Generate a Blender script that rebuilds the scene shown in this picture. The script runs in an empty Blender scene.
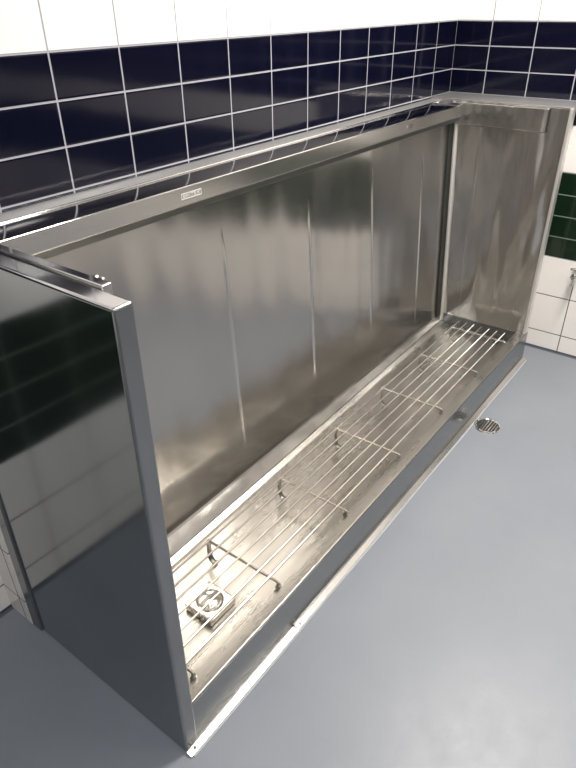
import bpy, bmesh, math, random
from mathutils import Vector, Matrix
random.seed(4)
scene = bpy.context.scene
COL = scene.collection
PI = math.pi

# ------------------------------------------------------------------ helpers
def link(name, bm, mat, parent=None, smooth=True, bevel=0.0, seg=3, angle=35):
    me = bpy.data.meshes.new(name)
    bmesh.ops.recalc_face_normals(bm, faces=bm.faces)
    bm.to_mesh(me); bm.free()
    o = bpy.data.objects.new(name, me)
    COL.objects.link(o)
    if mat: me.materials.append(mat)
    if parent: o.parent = parent
    if smooth:
        for p in me.polygons: p.use_smooth = True
        try: me.set_sharp_from_angle(angle=math.radians(angle))
        except Exception: pass
    if bevel > 0:
        b = o.modifiers.new('bevel', 'BEVEL'); b.width = bevel; b.segments = seg
        b.limit_method = 'ANGLE'; b.angle_limit = math.radians(30); b.harden_normals = True
    return o

def box(bm, x0, x1, y0, y1, z0, z1):
    v = [bm.verts.new((x, y, z)) for x in (x0, x1) for y in (y0, y1) for z in (z0, z1)]
    for f in ((0,1,3,2),(4,6,7,5),(0,4,5,1),(2,3,7,6),(0,2,6,4),(1,5,7,3)):
        bm.faces.new([v[i] for i in f])

def tube(bm, pts, r, n=10, cap=True):
    pts = [Vector(p) for p in pts]
    rings = []
    ref = None
    for i, p in enumerate(pts):
        t = (pts[min(i+1, len(pts)-1)] - pts[max(i-1, 0)]).normalized()
        if ref is None:
            ref = Vector((0,0,1)) if abs(t.z) < .9 else Vector((1,0,0))
        a = (ref - t*ref.dot(t)).normalized(); b = t.cross(a); ref = a
        rr = r[i] if isinstance(r, (list, tuple)) else r
        rings.append([bm.verts.new(p + rr*(math.cos(2*PI*k/n)*a + math.sin(2*PI*k/n)*b)) for k in range(n)])
    for A, B in zip(rings, rings[1:]):
        for k in range(n):
            bm.faces.new((A[k], A[(k+1)%n], B[(k+1)%n], B[k]))
    if cap:
        bm.faces.new(rings[0][::-1]); bm.faces.new(rings[-1])

def lathe(bm, prof, n=40, M=None):
    """prof: list of (r,z) ; revolve about z ; M matrix"""
    M = M or Matrix()
    rings = []
    for r, z in prof:
        if r < 1e-6: rings.append([bm.verts.new(M @ Vector((0,0,z)))])
        else: rings.append([bm.verts.new(M @ Vector((r*math.cos(2*PI*k/n), r*math.sin(2*PI*k/n), z))) for k in range(n)])
    for A, B in zip(rings, rings[1:]):
        for k in range(n):
            k2 = (k+1) % n
            if len(A) == 1 and len(B) == 1: continue
            if len(A) == 1: bm.faces.new((A[0], B[k2], B[k]))
            elif len(B) == 1: bm.faces.new((A[k], A[k2], B[0]))
            else: bm.faces.new((A[k], A[k2], B[k2], B[k]))

def sweep(bm, profs, closed=True):
    """profs: list of (x, [(y,z)...]) sections with equal counts, lofted along x"""
    rings = [[bm.verts.new((x, y, z)) for y, z in pr] for x, pr in profs]
    n = len(rings[0])
    for A, B in zip(rings, rings[1:]):
        for k in range(n if closed else n-1):
            bm.faces.new((A[k], A[(k+1)%n], B[(k+1)%n], B[k]))
    if closed:
        bm.faces.new(rings[0][::-1]); bm.faces.new(rings[-1])

def sheet(bm, profs, th):
    """open profile thickened downward/backward by th (offset along local normal)"""
    out = []
    for x, pr in profs:
        off = []
        for i in range(len(pr)):
            a = Vector(pr[max(i-1,0)]); b = Vector(pr[min(i+1,len(pr)-1)])
            t = (b-a).normalized(); nrm = Vector((-t.y, t.x))
            off.append((pr[i][0]+nrm.x*th, pr[i][1]+nrm.y*th))
        out.append((x, list(pr) + off[::-1]))
    sweep(bm, out)

def arc(cy, cz, r, a0, a1, n=6):
    return [(cy + r*math.cos(math.radians(a0+(a1-a0)*i/n)), cz + r*math.sin(math.radians(a0+(a1-a0)*i/n))) for i in range(n+1)]

def empty(name, loc, label, cat, group=None):
    o = bpy.data.objects.new(name, None); COL.objects.link(o)
    o.location = loc; o['label'] = label; o['category'] = cat
    o.empty_display_size = .1
    if group: o['group'] = group
    return o

def struct(name, bm, mat, bevel=0):
    o = link(name, bm, mat, None, smooth=False, bevel=bevel)
    o['kind'] = 'structure'
    return o

# ------------------------------------------------------------------ materials
class NT:
    def __init__(s, name):
        s.m = bpy.data.materials.new(name); s.m.use_nodes = True
        s.t = s.m.node_tree; s.n = s.t.nodes
        s.b = s.n['Principled BSDF']
    def node(s, typ, **kw):
        n = s.n.new(typ)
        for k, v in kw.items(): setattr(n, k, v)
        return n
    def l(s, a, b): s.t.links.new(a, b)
    def put(s, sock, v):
        if hasattr(v, 'node'): s.l(v, sock)
        else: sock.default_value = v
    def math(s, op, a, b=0.0, c=0.0):
        n = s.node('ShaderNodeMath', operation=op)
        s.put(n.inputs[0], a); s.put(n.inputs[1], b); s.put(n.inputs[2], c)
        return n.outputs[0]
    def mix(s, f, a, b):
        n = s.node('ShaderNodeMix', data_type='RGBA')
        s.put(n.inputs[0], f); s.put(n.inputs[6], a); s.put(n.inputs[7], b)
        return n.outputs[2]
    def ramp(s, f, stops):
        n = s.node('ShaderNodeValToRGB'); s.l(f, n.inputs[0])
        e = n.color_ramp.elements
        while len(e) < len(stops): e.new(.5)
        for i, (p, c) in enumerate(stops):
            e[i].position = p; e[i].color = c if len(c) == 4 else (*c, 1)
        return n.outputs[0]
    def noise(s, vec, scale, detail=2, rough=.5):
        n = s.node('ShaderNodeTexNoise'); s.l(vec, n.inputs['Vector'])
        n.inputs['Scale'].default_value = scale; n.inputs['Detail'].default_value = detail
        n.inputs['Roughness'].default_value = rough
        return n.outputs[0]
    def mapping(s, scale=(1,1,1), rot=(0,0,0)):
        tc = s.node('ShaderNodeTexCoord'); mp = s.node('ShaderNodeMapping')
        s.l(tc.outputs['Object'], mp.inputs[0])
        mp.inputs['Scale'].default_value = scale; mp.inputs['Rotation'].default_value = rot
        return mp.outputs[0]
    def bump(s, h, strength, dist, normal=None):
        n = s.node('ShaderNodeBump'); s.l(h, n.inputs['Height'])
        n.inputs['Strength'].default_value = strength; n.inputs['Distance'].default_value = dist
        if normal: s.l(normal, n.inputs['Normal'])
        return n.outputs[0]

def steel(name, col=(.56,.55,.53), rough=.26, brush=(1,1,60), wave=.0, wscale=(2,2,2), grain=.12, smear=.1, aniso=0.0, adir=(1,0,0), tint=.12, wrot=((0,0,0),)):
    """brushed stainless steel; brush = scale of the streak noise (large = fine across that axis)"""
    t = NT(name)
    g = t.noise(t.mapping(brush), 12, 3, .6)
    sm = t.noise(t.mapping((1.5,1.5,1.5)), 2.2, 4, .6)
    r = t.math('ADD', t.math('MULTIPLY_ADD', g, grain, rough - grain*.5), t.math('MULTIPLY_ADD', sm, smear, -smear*.5))
    t.l(r, t.b.inputs['Roughness'])
    c = t.mix(t.math('MULTIPLY', sm, 1.0), (*[v*(1-tint) for v in col], 1), (*[min(1, v*(1+tint)) for v in col], 1))
    t.l(c, t.b.inputs['Base Color'])
    t.b.inputs['Metallic'].default_value = 1
    nb = None
    if aniso:
        cx = t.node('ShaderNodeCombineXYZ')
        for i in range(3): cx.inputs[i].default_value = adir[i]
        t.l(cx.outputs[0], t.b.inputs['Tangent']); t.b.inputs['Anisotropic'].default_value = aniso
    if wave > 0:
        for k, rt in enumerate(wrot):
            w = t.noise(t.mapping(wscale, rt), 1.0 + .17*k, 2, .4)
            nb = t.bump(w, 1.0, wave, nb)
    if nb: t.l(nb, t.b.inputs['Normal'])
    return t.m

def tiles(name, axis):
    """glazed wall tiles: rows measured down from the blue band's top edge"""
    Hh, Wd, TOP = .1005, .2, 1.5085
    t = NT(name)
    tc = t.node('ShaderNodeTexCoord'); sp = t.node('ShaderNodeSeparateXYZ')
    t.l(tc.outputs['Object'], sp.inputs[0])
    u0 = sp.outputs['X'] if axis == 'x' else sp.outputs['Y']
    off = 0.0 if axis == 'x' else .1683
    u = t.math('DIVIDE', t.math('ADD', u0, 20 + off), Wd)
    row = t.math('DIVIDE', t.math('SUBTRACT', TOP, sp.outputs['Z']), Hh)
    def inr(a, b): return t.math('MULTIPLY', t.math('GREATER_THAN', row, a), t.math('LESS_THAN', row, b))
    blue = inr(0, 4); green = inr(6, 10)
    small = t.math('ADD', blue, green)
    gw = .0046
    fu = t.math('FRACT', u)
    du = t.math('MULTIPLY', t.math('MINIMUM', fu, t.math('SUBTRACT', 1, fu)), Wd)
    r1 = t.math('FRACT', t.math('ADD', row, 20)); d1 = t.math('MULTIPLY', t.math('MINIMUM', r1, t.math('SUBTRACT', 1, r1)), Hh)
    r2 = t.math('FRACT', t.math('MULTIPLY', t.math('ADD', row, 20), .5)); d2 = t.math('MULTIPLY', t.math('MINIMUM', r2, t.math('SUBTRACT', 1, r2)), Hh*2)
    dv = t.math('ADD', t.math('MULTIPLY', d1, small), t.math('MULTIPLY', d2, t.math('SUBTRACT', 1, small)))
    d = t.math('MINIMUM', du, dv)
    gr = t.math('LESS_THAN', d, gw*.5)
    low = t.math('GREATER_THAN', row, 10.02)
    white = (.80,.765,.735,1)
    nz = t.noise(t.mapping((1,1,1)), 3, 2)
    base = t.mix(t.math('MULTIPLY', nz, .35), white, (.74,.70,.67,1))
    base = t.mix(blue, base, (.0022,.0025,.010,1))
    base = t.mix(green, base, (.006,.016,.008,1))
    grc = t.mix(low, (.30,.30,.33,1), (.075,.06,.05,1))
    grc = t.mix(green, grc, (.16,.20,.165,1))
    t.l(t.mix(gr, base, grc), t.b.inputs['Base Color'])
    t.l(t.math('MULTIPLY_ADD', gr, .55, .09), t.b.inputs['Roughness'])
    h = t.ramp(t.math('DIVIDE', d, .006), [(.0,(0,0,0)), (.55,(.85,.85,.85)), (1,(1,1,1))])
    # every tile sits at a very slightly different tilt
    wv = t.noise(t.mapping((1,1,1)), 6, 1)
    nb = t.bump(h, .6, .0012); nb = t.bump(wv, .25, .002, nb)
    t.l(nb, t.b.inputs['Normal'])
    t.b.inputs['Specular IOR Level'].default_value = .5
    return t.m

def floor_mat():
    t = NT('painted_floor')
    mp = t.mapping((1,1,1))
    a = t.noise(mp, 1.6, 4, .55); b = t.noise(mp, 14, 4, .6); c = t.noise(mp, 90, 2)
    col = t.ramp(a, [(.3,(.178,.193,.220)), (.7,(.208,.222,.25))])
    vo = t.node('ShaderNodeTexVoronoi'); t.l(mp, vo.inputs['Vector']); vo.inputs['Scale'].default_value = 3.2
    fl = t.math('LESS_THAN', vo.outputs['Distance'], .011)
    col = t.mix(fl, col, (.75,.75,.74,1))
    t.l(col, t.b.inputs['Base Color'])
    t.l(t.math('ADD', t.math('MULTIPLY_ADD', b, .18, .30), t.math('MULTIPLY', a, .08)), t.b.inputs['Roughness'])
    st = t.noise(t.mapping((14,60,1), (0,0,.5)), 1.6, 3, .6)
    nb = t.bump(b, .12, .006); nb = t.bump(c, .12, .001, nb); nb = t.bump(st, .10, .002, nb)
    t.l(nb, t.b.inputs['Normal'])
    return t.m

def plain(name, col, rough=.5, metal=0.0, nscale=25, var=.15):
    t = NT(name)
    n = t.noise(t.mapping((1,1,1)), nscale, 3)
    t.l(t.mix(n, (*[v*(1-var) for v in col],1), (*[min(1,v*(1+var)) for v in col],1)), t.b.inputs['Base Color'])
    t.b.inputs['Roughness'].default_value = rough; t.b.inputs['Metallic'].default_value = metal
    return t.m

M_TX = tiles('wall_tiles_long', 'x'); M_TY = tiles('wall_tiles_side', 'y')
M_FLOOR = floor_mat()
M_CEIL = plain('ceiling_paint', (.72,.71,.69), .8)
M_BACK = steel('steel_back_panel', (.50,.485,.465), .21, (1,1,8), wave=.034, wscale=(2.4,1,.4), aniso=.75, grain=.04, wrot=((0,0,0),(0,.3,0)))
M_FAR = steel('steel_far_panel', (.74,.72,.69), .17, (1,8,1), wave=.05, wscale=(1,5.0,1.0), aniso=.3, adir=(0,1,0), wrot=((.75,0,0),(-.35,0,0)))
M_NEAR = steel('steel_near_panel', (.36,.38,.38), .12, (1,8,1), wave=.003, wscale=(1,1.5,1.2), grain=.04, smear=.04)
M_POLISH = steel('steel_polished_edge', (.62,.61,.59), .18, (1,8,8), grain=.03, smear=.03)
M_HEAD = steel('steel_header', (.64,.62,.59), .24, (1,6,6), grain=.02, wave=.004, wscale=(2,2,2), aniso=.5)
M_SHADE = steel('steel_painted_shade', (.13,.13,.12), .35, (1,8,8))  # darkened steel: shade under header and side box put into the colour
M_HTOP = steel('steel_header_top', (.56,.56,.57), .09, (1,8,8), grain=.03, smear=.03)
M_FLASH = steel('steel_flashing', (.46,.46,.47), .52, (1,8,8))
M_TROUGH = steel('steel_trough', (.335,.32,.295), .28, (.6,6,1), grain=.08, smear=.12, tint=.14, wave=.008, wscale=(2,5,3), aniso=.4, adir=(1,0,0))
M_RISER = steel('steel_front_riser', (.29,.30,.305), .25, (1,1,6), grain=.02)
M_SEAM = steel('steel_corner_seam', (.78,.76,.73), .50, (8,8,1), grain=.02)
M_CROSS = steel('steel_cross_bar', (.60,.57,.52), .22, (4,4,4), grain=.05)
M_ROD = steel('steel_rod', (.66,.63,.58), .20, (4,4,4), grain=.05, smear=.05)
M_FOOT = steel('steel_foot', (.30,.28,.25), .34, (4,4,4))
M_CHROME = steel('chrome', (.75,.74,.72), .10, (4,4,4), grain=.03, smear=.03)
M_DARK = plain('drain_dark', (.012,.012,.012), .6)
M_SEAL = plain('silicone_sealant', (.36,.37,.39), .45)
M_COVE = plain('coved_skirting_paint', (.06,.07,.09), .4)
M_ETCH = plain('etched_mark', (.72,.70,.68), .55, .4)

# ------------------------------------------------------------------ the room
L = 2.2005; CZ = 2.62; YF = -4.0; XL = -2.7
bm = bmesh.new(); box(bm, XL-.1, L+.1, YF-.1, .21, -.08, 0); struct('floor', bm, M_FLOOR)
bm = bmesh.new(); box(bm, XL-.1, L+.1, YF-.1, .21, CZ, CZ+.08); struct('ceiling', bm, M_CEIL)
XR = -.432
bm = bmesh.new(); box(bm, XR, L, 0, .11, 0, CZ); o = struct('wall_back', bm, M_TX)
o.data.materials.append(M_TY)
for p in o.data.polygons:
    if abs(p.normal.x) > .5: p.material_index = 1
bm = bmesh.new(); box(bm, XL-.1, L+.1, .11, .21, 0, CZ); struct('wall_rear', bm, M_TX)
bm = bmesh.new(); box(bm, L, L+.1, YF-.1, .11, 0, CZ); struct('wall_right', bm, M_TY)
bm = bmesh.new(); box(bm, XL-.1, XL, YF-.1, .11, 0, CZ); struct('wall_left', bm, M_TY)
bm = bmesh.new(); box(bm, XL, L, YF-.1, YF, 0, CZ); struct('wall_front', bm, M_TX)
# thin dark line of coving where the painted floor meets the tiles
def cove(name, horiz, a, b, c, s):
    bm = bmesh.new()
    if horiz == 'y':   # runs along y on plane x=c, projecting toward s
        prof = [(0,0),(s*.012,0),(s*.004,.004),(s*.003,.012),(0,.012)]
        A = [bm.verts.new((c+px, a, pz)) for px, pz in prof]; B = [bm.verts.new((c+px, b, pz)) for px, pz in prof]
    else:
        prof = [(0,0),(s*.012,0),(s*.004,.004),(s*.003,.012),(0,.012)]
        A = [bm.verts.new((a, c+px, pz)) for px, pz in prof]; B = [bm.verts.new((b, c+px, pz)) for px, pz in prof]
    n = len(A)
    for k in range(n): bm.faces.new((A[k], A[(k+1)%n], B[(k+1)%n], B[k]))
    bm.faces.new(A[::-1]); bm.faces.new(B)
    struct(name, bm, M_COVE)
cove('baseboard_right', 'y', YF, -.57, L, -1)
cove('baseboard_rear', 'x', XL, XR, .11, -1)

# tiled box-out that fills the gap between the far end panel and the side wall
bm = bmesh.new(); box(bm, 2.034, L-.0005, -.56, -.0005, 0, 1.198); struct('trim_1', bm, M_TY)

# ------------------------------------------------------------------ the trough urinal
X0, X1 = -.385, 1.99
U = empty('trough_urinal', (.8,-.32,0), 'long stainless steel trough urinal along the tiled wall', 'urinal')
U_loc = Vector((.8,-.32,0))
def upart(name, bm, mat, parent=None, **kw):
    for v in bm.verts: v.co -= U_loc
    return link(name, bm, mat, parent or U, **kw)

def lerp(a, b, x): return a + (b-a)*(x-X0)/(X1-X0)
NX = 12
XS = [X0 + (X1-X0)*i/NX for i in range(NX+1)]

# back panel: leans forward toward its foot, then folds into a shallow apron
def back_prof(x):
    yb = lerp(-.250, -.214, x); zb = lerp(.096,.106,x)
    return [(-.108,1.175),(-.112,1.11),(-.166,.150),(-.169,.134),(-.176,.126),(yb+.016, zb+.012)]
bm = bmesh.new(); sheet(bm, [(x, back_prof(x)) for x in XS], -.002)
BP = upart('back_panel', bm, M_BACK, angle=12)
def yback(z): return -.112 - (.166-.112)*(1.11-z)/(1.11-.150)

# stiffening creases in the back panel
for xr, zt, zb_ in ((.392,1.055,.20),(.838,1.035,.27),(1.278,1.06,.28),(1.722,1.055,.15)):
    bm = bmesh.new()
    n = 16; ring = []
    w = .0115; h = .006
    for i in range(n+1):
        f = i/n; z = zt + (zb_-zt)*f
        k = min(1, min(f, 1-f)*9) ; k = k*k*(3-2*k); k = max(k, .02)
        y = yback(z)
        ring.append([bm.verts.new((xr-w*k, y+.0003, z)), bm.verts.new((xr-w*.25*k, y-h*k, z)), bm.verts.new((xr+w*.35*k, y-h*k, z)), bm.verts.new((xr+w*k, y+.0003, z))])
    for A, B in zip(ring, ring[1:]):
        for k in range(3): bm.faces.new((A[k], A[k+1], B[k+1], B[k]))
    upart('stiffening_rib', bm, M_POLISH, BP, angle=80)

# trough basin: fall to the near end, ramp up to the ledge
def basin_prof(x):
    yb = lerp(-.250,-.214,x); zb = lerp(.094,.104,x)
    return [(yb+.014, zb+.0125),(yb+.006, zb+.0080),(yb-.001, zb+.0035),(yb-.008, zb+.001),(yb-.016, zb),(-.40, zb-.004),(-.582, zb-.001),(-.590, zb+.004),(-.597,.158),(-.601,.1628)]
bm = bmesh.new(); sheet(bm, [(x, basin_prof(x)) for x in XS], .002)
upart('trough_basin', bm, M_TROUGH, angle=25)
# front ledge and riser, one folded sheet
XE = 2.026
def lip_prof(x):
    return [(-.600,.1634)] + [(-.641,.1634)] + arc(-.641,.1594,.004,90,180,4)[1:] + [(-.645,.05),(-.645,.0)]
bm = bmesh.new(); sheet(bm, [(x, lip_prof(x)) for x in (X0-.002, .4, 1.2, XE)], .002)
upart('front_ledge', bm, M_TROUGH)
bm = bmesh.new(); box(bm, X0-.036, XE, -.6462, -.6452, .0005, .159)
upart('front_riser', bm, M_RISER, bevel=.0004, seg=1)

# sloped floor flange in two lengths
for a, b in ((-.427,.024),(.027,2.035)):
    bm = bmesh.new()
    hz = .0094 if a < 0 else .0150
    sweep(bm, [(x, [(-.6465,0),(-.6465,hz-.0005),(-.6485,hz),(-.6640,.0052),(-.6650,.0035),(-.6650,0)]) for x in (a, b)])
    upart('floor_flange', bm, M_HEAD, angle=20)
for sx in (-.405, .045):
    bm = bmesh.new(); lathe(bm, [(.0,.0035),(.003,.003),(.0045,.0)], 12, Matrix.Translation((sx,-.656,.0085)))
    upart('screw', bm, M_FOOT)
bm = bmesh.new(); tube(bm, [(x, -.6665+.0012*math.sin(9*x), .0005) for x in [-.42+i*.05 for i in range(50)]], .0038, 6)
upart('sealant_bead', bm, M_SEAL)

# end panels: folded sheet steel boxes with rounded edges
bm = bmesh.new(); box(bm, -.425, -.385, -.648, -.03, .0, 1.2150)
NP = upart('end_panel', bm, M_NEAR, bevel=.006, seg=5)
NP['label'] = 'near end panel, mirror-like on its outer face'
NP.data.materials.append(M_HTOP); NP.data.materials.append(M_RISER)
for p in NP.data.polygons:
    if p.normal.z > .5: p.material_index = 1
    elif p.normal.y < -.5: p.material_index = 2
bm = bmesh.new(); box(bm, -.3855, -.3835, -.640, -.12, .10, 1.208)
upart('inner_lining', bm, M_BACK, NP)
bm = bmesh.new(); box(bm, -.4315, -.400, -.046, -.0005, .0, 1.205)
upart('wall_flange', bm, M_RISER, NP, bevel=.004)
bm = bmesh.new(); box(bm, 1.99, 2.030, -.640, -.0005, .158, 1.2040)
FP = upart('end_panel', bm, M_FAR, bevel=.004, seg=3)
bm = bmesh.new(); box(bm, 1.992, 2.026, -.6435, -.002, .0, .158)
upart('panel_foot', bm, M_RISER, FP, bevel=.002)
bm = bmesh.new(); box(bm, 1.986, 2.031, -.6440, -.6300, .158, 1.2050)
upart('front_fold', bm, M_SEAM, FP, bevel=.003)
# spreader boxes screwed to the inside of the end panels
bm = bmesh.new(); box(bm, -.384, -.364, -.573, -.145, 1.128, 1.2195)
SB = upart('side_box', bm, M_HEAD, NP, bevel=.003)
SB.data.materials.append(M_HTOP)
for p in SB.data.polygons:
    if p.normal.z > .5: p.material_index = 1
for yy, mm in ((-.531, M_CHROME), (-.546, M_FOOT)):
    bm = bmesh.new(); lathe(bm, [(0,.007),(.004,.0065),(.0055,.004),(.0055,0)], 14, Matrix.Translation((-.3645, yy, 1.216)) @ Matrix.Rotation(PI/2, 4, 'Y'))
    upart('screw', bm, mm, SB)
bm = bmesh.new(); box(bm, 1.970, 1.991, -.549, -.145, 1.106, 1.198)
SB = upart('side_box', bm, M_FAR, FP, bevel=.002)
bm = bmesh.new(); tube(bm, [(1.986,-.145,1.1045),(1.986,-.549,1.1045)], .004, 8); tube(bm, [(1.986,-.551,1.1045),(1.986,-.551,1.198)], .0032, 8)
upart('edge_shade_line', bm, M_SHADE, SB)  # dark beads imitate the shadow line along the box's lower and front edges
# rolled corner seam between back panel and far end panel
bm = bmesh.new()
tube(bm, [(1.9870, yback(1.118-(1.118-.118)*i/12)-.031, 1.118-(1.118-.118)*i/12) for i in range(13)], .0085, 14)
CS = upart('corner_seam', bm, M_SEAM, BP, angle=80)
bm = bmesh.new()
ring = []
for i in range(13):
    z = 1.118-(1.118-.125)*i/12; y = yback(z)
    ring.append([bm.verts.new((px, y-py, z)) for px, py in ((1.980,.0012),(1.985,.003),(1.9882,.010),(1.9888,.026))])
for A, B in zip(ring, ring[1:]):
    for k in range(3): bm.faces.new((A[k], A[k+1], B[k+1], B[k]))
upart('corner_groove', bm, M_SHADE, BP, angle=80)
# bend creases in the far panel
bm = bmesh.new(); box(bm, 1.9885, 1.9905, -.6315, -.6285, .16, 1.2)
upart('fold_line', bm, M_SHADE, FP, smooth=False)
bm = bmesh.new(); ring = []
for i in range(17):
    f = i/16; z = 1.09-.90*f; k = max(.03, min(1, min(f,1-f)*8))
    ring.append([bm.verts.new((px, -.262+py*k - .02*f, z)) for px, py in ((1.9902,-.006),(1.9902-.0025*k,-.001),(1.9902,.005))])
for A, B in zip(ring, ring[1:]):
    for k in range(2): bm.faces.new((A[k], A[k+1], B[k+1], B[k]))
upart('stiffening_rib', bm, M_FAR, FP, angle=80)
for o in [NP] + list(NP.children) + [c for k in NP.children for c in k.children]:
    for v in o.data.vertices: v.co.x += .010*max(0, v.co.z)/1.215; v.co.z *= 1.002
# header: top tray and front face
def head_y(x): return lerp(-.146, -.170, x)
def head_prof(x):
    yf = head_y(x)
    return [(-.045,1.1885),(yf+.003,1.1885)] + arc(yf+.003,1.1855,.003,90,180,3)[1:]
bm = bmesh.new(); sheet(bm, [(x, head_prof(x)) for x in XS], .002)
HD = upart('header_top', bm, M_HTOP)
def face_prof(x):
    yf = head_y(x)
    return [(yf-.0002,1.1868),(yf,1.142),(yf+.0015,1.1385)]
bm = bmesh.new(); sheet(bm, [(x, face_prof(x)) for x in XS], .0018)
HF = upart('header_face', bm, M_HEAD, angle=20)
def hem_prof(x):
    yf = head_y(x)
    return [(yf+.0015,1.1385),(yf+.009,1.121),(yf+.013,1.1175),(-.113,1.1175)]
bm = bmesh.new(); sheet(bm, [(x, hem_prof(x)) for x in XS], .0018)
upart('header_shade_hem', bm, M_SHADE, angle=20)  # dark colour stands in for the dark reflection below the header face
bm = bmesh.new(); sweep(bm, [(x, [(-.0006,1.194),(-.0006,1.1985),(-.004,1.1985),(-.043,1.1915),(-.046,1.189),(-.040,1.1872)]) for x in XS])
upart('wall_flashing', bm, M_FLASH)
bm = bmesh.new(); tube(bm, [(x, -.0445, 1.1905) for x in XS], .0026, 8); upart('flashing_lip', bm, M_CHROME)
bm = bmesh.new(); tube(bm, [(x, head_y(x)-.0002, 1.1876) for x in XS], .0018, 8); upart('edge_lip', bm, M_CHROME)
# ledge over the far end
bm = bmesh.new(); box(bm, 1.988, L-.0006, -.642, -.0006, 1.2045, 1.2075)
upart('end_ledge', bm, M_FLASH, bevel=.001, seg=2)

# etched maker's badge on the header face
def badge(xc, zc, wid, hei, text):
    def pt(x, z): return (x, head_y(x)-.0012, z)
    bm = bmesh.new(); t = .0016
    def bar(x0, x1, z0, z1):
        v = [bm.verts.new((x, head_y(x)-d, z)) for d in (-.0008,.0009) for x, z in ((x0,z0),(x1,z0),(x1,z1),(x0,z1))]
        for f in ((0,1,2,3),(4,7,6,5),(0,4,5,1),(1,5,6,2),(2,6,7,3),(3,7,4,0)): bm.faces.new([v[i] for i in f])
    a, b, c, d = xc-wid/2, xc+wid/2, zc-hei/2, zc+hei/2
    bar(a,b,d-t,d); bar(a,b,c,c+t); bar(a,a+t,c+t,d-t); bar(b-t,b,c+t,d-t)
    fr = upart('badge', bm, M_ETCH, HF, smooth=False)
    cu = bpy.data.curves.new('lettering', 'FONT'); cu.body = text; cu.size = hei*.78; cu.extrude = .0006
    cu.align_x = 'CENTER'; cu.align_y = 'CENTER'
    tmp = bpy.data.objects.new('tmp', cu); COL.objects.link(tmp)
    dg = bpy.context.evaluated_depsgraph_get(); me = bpy.data.meshes.new_from_object(tmp.evaluated_get(dg))
    bpy.data.objects.remove(tmp)
    xsn = [v.co.x for v in me.vertices]; sc = (wid*.84)/(max(xsn)-min(xsn))
    for v in me.vertices:
        x = xc + v.co.x*sc; z = zc + v.co.y
        v.co = Vector((x, head_y(x) - .0007 - v.co.z*.5, z)) - U_loc
    me.materials.append(M_ETCH)
    o = bpy.data.objects.new('lettering', me); COL.objects.link(o); o.parent = fr
badge(.250, 1.1645, .074, .0155, 'BRITEX')
bm = bmesh.new()
a = Matrix.Translation((1.475, head_y(1.475)-.0001, 1.1635)) @ Matrix.Rotation(PI/2, 4, 'X')
lathe(bm, [(0,.0015),(.012,.0015),(.015,.0008),(.0155,0)], 24, a @ Matrix.Diagonal((1.7,.5,1,1)))
upart('oval_stud', bm, M_HEAD, HF)

# ------------------------------------------------------------------ duckboard grate in the trough
G = empty('foot_grate', (.77,-.47,.1), 'long steel rod grate lying in the trough of the urinal', 'grate')
G_loc = Vector((.77,-.47,.1))
def gpart(name, bm, mat, parent=None, **kw):
    for v in bm.verts: v.co -= G_loc
    return link(name, bm, mat, parent or G, **kw)
ZR = .1915
for i in range(7):
    y = -.3375 - i*.0393
    bm = bmesh.new(); tube(bm, [(-.352, y, ZR), (.4, y, ZR-.0004), (1.1, y, ZR-.0004), (1.879, y, ZR)], .0037, 10)
    gpart('rod', bm, M_ROD)
for k in range(-1, 6):
    x = max(.0125 + k*.3615, -.335)
    if k == 5: x = 1.803
    bm = bmesh.new()
    tube(bm, [(x,-.328,ZR-.0062),(x,-.598,ZR-.0062),(x,-.604,ZR-.0075),(x,-.6075,ZR-.012),(x,-.607,ZR-.018)], .0044, 10)
    cb = gpart('cross_bar', bm, M_CROSS)
    # front foot: short peg with pad on the ledge fold
    bm = bmesh.new()
    tube(bm, [(x,-.600,ZR-.008),(x-.001,-.600,.172),(x-.001,-.601,.166)], .0028, 8)
    lathe(bm, [(0,.007),(.006,.0065),(.0085,.003),(.0085,0),(0,0)], 14, Matrix.Translation((x,-.602,.1637)))
    gpart('foot', bm, M_FOOT, cb)
    # rear foot: bent strap down to the basin
    bm = bmesh.new()
    w = .009; zf = lerp(.0975,.1055,x)
    path = [(-.338,ZR-.0035),(-.3325,ZR-.012),(-.330,ZR-.035),(-.331,zf+.028),(-.335,zf+.010),(-.343,zf+.003),(-.356,zf+.0018)]
    fr = [[(x-w, y, z) for y, z in path], [(x+w, y, z) for y, z in path]]
    A = [bm.verts.new(p) for p in fr[0]]; B = [bm.verts.new(p) for p in fr[1]]
    for i in range(len(A)-1): bm.faces.new((A[i], A[i+1], B[i+1], B[i]))
    o = gpart('foot', bm, M_FOOT, cb, angle=60)
    sm = o.modifiers.new('thick', 'SOLIDIFY'); sm.thickness = .0018; sm.offset = 0

# ------------------------------------------------------------------ square strainer over the trough outlet
S = empty('drain_strainer', (-.113,-.447,.093), 'small square steel strainer with a round dish under the near end of the grate', 'drain cover')
S_loc = Vector((-.113,-.447,.093))
bm = bmesh.new()
n = 48; hs = .052; zt = .024; rc = .041
def sq(k):
    a = 2*PI*k/n; c, s = math.cos(a), math.sin(a); m = max(abs(c), abs(s)); return c/m, s/m
outer_b = [bm.verts.new((hs*sq(k)[0], hs*sq(k)[1], .004)) for k in range(n)]
outer_t = [bm.verts.new((hs*sq(k)[0], hs*sq(k)[1], zt)) for k in range(n)]
inner_t = [bm.verts.new(((hs-.003)*sq(k)[0], (hs-.003)*sq(k)[1], zt+.001)) for k in range(n)]
circ = [bm.verts.new((rc*math.cos(2*PI*k/n), rc*math.sin(2*PI*k/n), zt)) for k in range(n)]
rings = [outer_b, outer_t, inner_t, circ]
for rr, dz in ((.036,-.006),(.026,-.011),(.012,-.013)):
    rings.append([bm.verts.new((rr*math.cos(2*PI*k/n), rr*math.sin(2*PI*k/n), zt+dz)) for k in range(n)])
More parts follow.
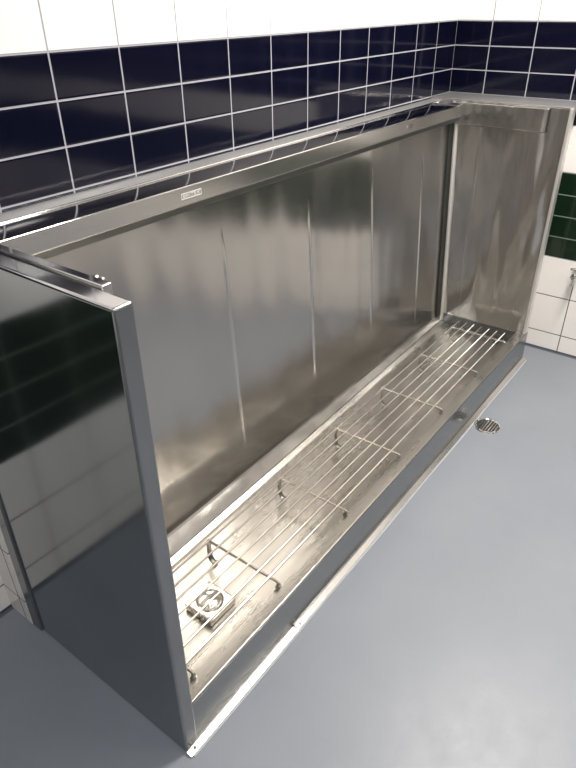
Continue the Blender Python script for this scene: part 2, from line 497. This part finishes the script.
for A, B in zip(rings, rings[1:]):
    for k in range(n): bm.faces.new((A[k], A[(k+1)%n], B[(k+1)%n], B[k]))
bm.faces.new(rings[-1])
link('cover_plate', bm, M_ROD, S, angle=40)
bm = bmesh.new()
lathe(bm, [(0,.006),(.010,.006),(.012,.003),(.012,0)], 20, Matrix.Translation((0,0,zt-.013)))
link('centre_boss', bm, M_CHROME, S)
bm = bmesh.new(); box(bm, -.047,.047,-.047,.047,.0006,.005); link('base', bm, M_DARK, S, smooth=False)

# ------------------------------------------------------------------ round floor waste
FD = empty('floor_drain', (1.356,-.7225,0), 'round slotted metal floor drain beside the trough step', 'drain')
bm = bmesh.new(); lathe(bm, [(.0475,.0003),(.0475,.004),(.050,.0058),(.0545,.005),(.0575,.0002)], 48); link('rim', bm, M_CHROME, FD)
bm = bmesh.new(); lathe(bm, [(0,.0009),(.048,.0009)], 40); link('well', bm, M_DARK, FD)
for i in range(8):
    y = -.0417 + i*.0119; hw = math.sqrt(max(.0480**2 - y*y, 1e-6))
    bm = bmesh.new(); box(bm, -hw, hw, y-.0028, y+.0028, .0011, .0046); link('slat', bm, M_CHROME, FD, bevel=.0008, seg=2)

# ------------------------------------------------------------------ chrome wall tap at the right edge of the frame
TY, TZ = -.772, .447
T = empty('wall_tap', (L, TY, TZ), 'small chrome tap on the white tiles below the green band', 'tap')
def rx(): return Matrix.Rotation(-PI/2, 4, 'Y')
bm = bmesh.new(); lathe(bm, [(0,.012),(.012,.012),(.020,.009),(.025,.003),(.026,.0005)], 32, rx()); link('wall_plate', bm, M_CHROME, T)
bm = bmesh.new(); lathe(bm, [(.010,.008),(.010,.03),(.015,.034),(.0165,.042),(.0165,.062),(.013,.068),(0,.070)], 28, rx()); link('body', bm, M_CHROME, T)
bm = bmesh.new(); tube(bm, [(-.050,0,-.008),(-.052,0,-.020),(-.058,0,-.030),(-.062,.001,-.045)], [.0095,.009,.009,.0085], 16); link('spout', bm, M_CHROME, T)
bm = bmesh.new(); tube(bm, [(-.050,0,.012),(-.050,0,.028)], .006, 12)
tube(bm, [(-.050,-.024,.031),(-.050,-.012,.033),(-.050,.012,.033),(-.050,.024,.031)], [.0045,.006,.006,.0045], 12); link('handle', bm, M_CHROME, T)

# ------------------------------------------------------------------ lamps
def area(name, x, y, z, sx, sy, w, col):
    d = bpy.data.lights.new(name, 'AREA'); d.shape = 'RECTANGLE'; d.size = sx; d.size_y = sy; d.energy = w; d.color = col
    o = bpy.data.objects.new(name, d); COL.objects.link(o); o.location = (x, y, z)
    return o
area('ceiling_lamp', 1.15, -1.15, CZ-.02, 1.2, .25, 90, (1,.95,.88))
area('ceiling_lamp', -1.0, -1.6, CZ-.02, .3, 1.2, 34, (.94,.97,1))
area('ceiling_lamp', 1.15, -3.0, CZ-.02, 1.2, .25, 26, (1,.96,.9))

w = bpy.data.worlds.new('World'); scene.world = w; w.use_nodes = True
bg = w.node_tree.nodes['Background']; bg.inputs[0].default_value = (.75,.8,.9,1); bg.inputs[1].default_value = .1

# ------------------------------------------------------------------ camera
cam_d = bpy.data.cameras.new('camera'); cam = bpy.data.objects.new('camera', cam_d); COL.objects.link(cam)
yaw, pitch, roll = .6479, -.5584, -.0120
f = Vector((math.cos(yaw)*math.cos(pitch), math.sin(yaw)*math.cos(pitch), math.sin(pitch)))
r = Vector((math.sin(yaw), -math.cos(yaw), 0)); u = r.cross(f)
c, s = math.cos(roll), math.sin(roll)
r2 = c*r + s*u; u2 = -s*r + c*u
Mx = Matrix(((r2.x,u2.x,-f.x,-.9242),(r2.y,u2.y,-f.y,-1.3555),(r2.z,u2.z,-f.z,.0961+1.5085),(0,0,0,1)))
cam.matrix_world = Mx
cam_d.sensor_fit = 'VERTICAL'; cam_d.sensor_height = 24; cam_d.lens = 618.4/768*24
cam_d.clip_start = .02
scene.camera = cam
scene.view_settings.view_transform = 'Standard'
scene.view_settings.look = 'None'
scene.view_settings.exposure = 0
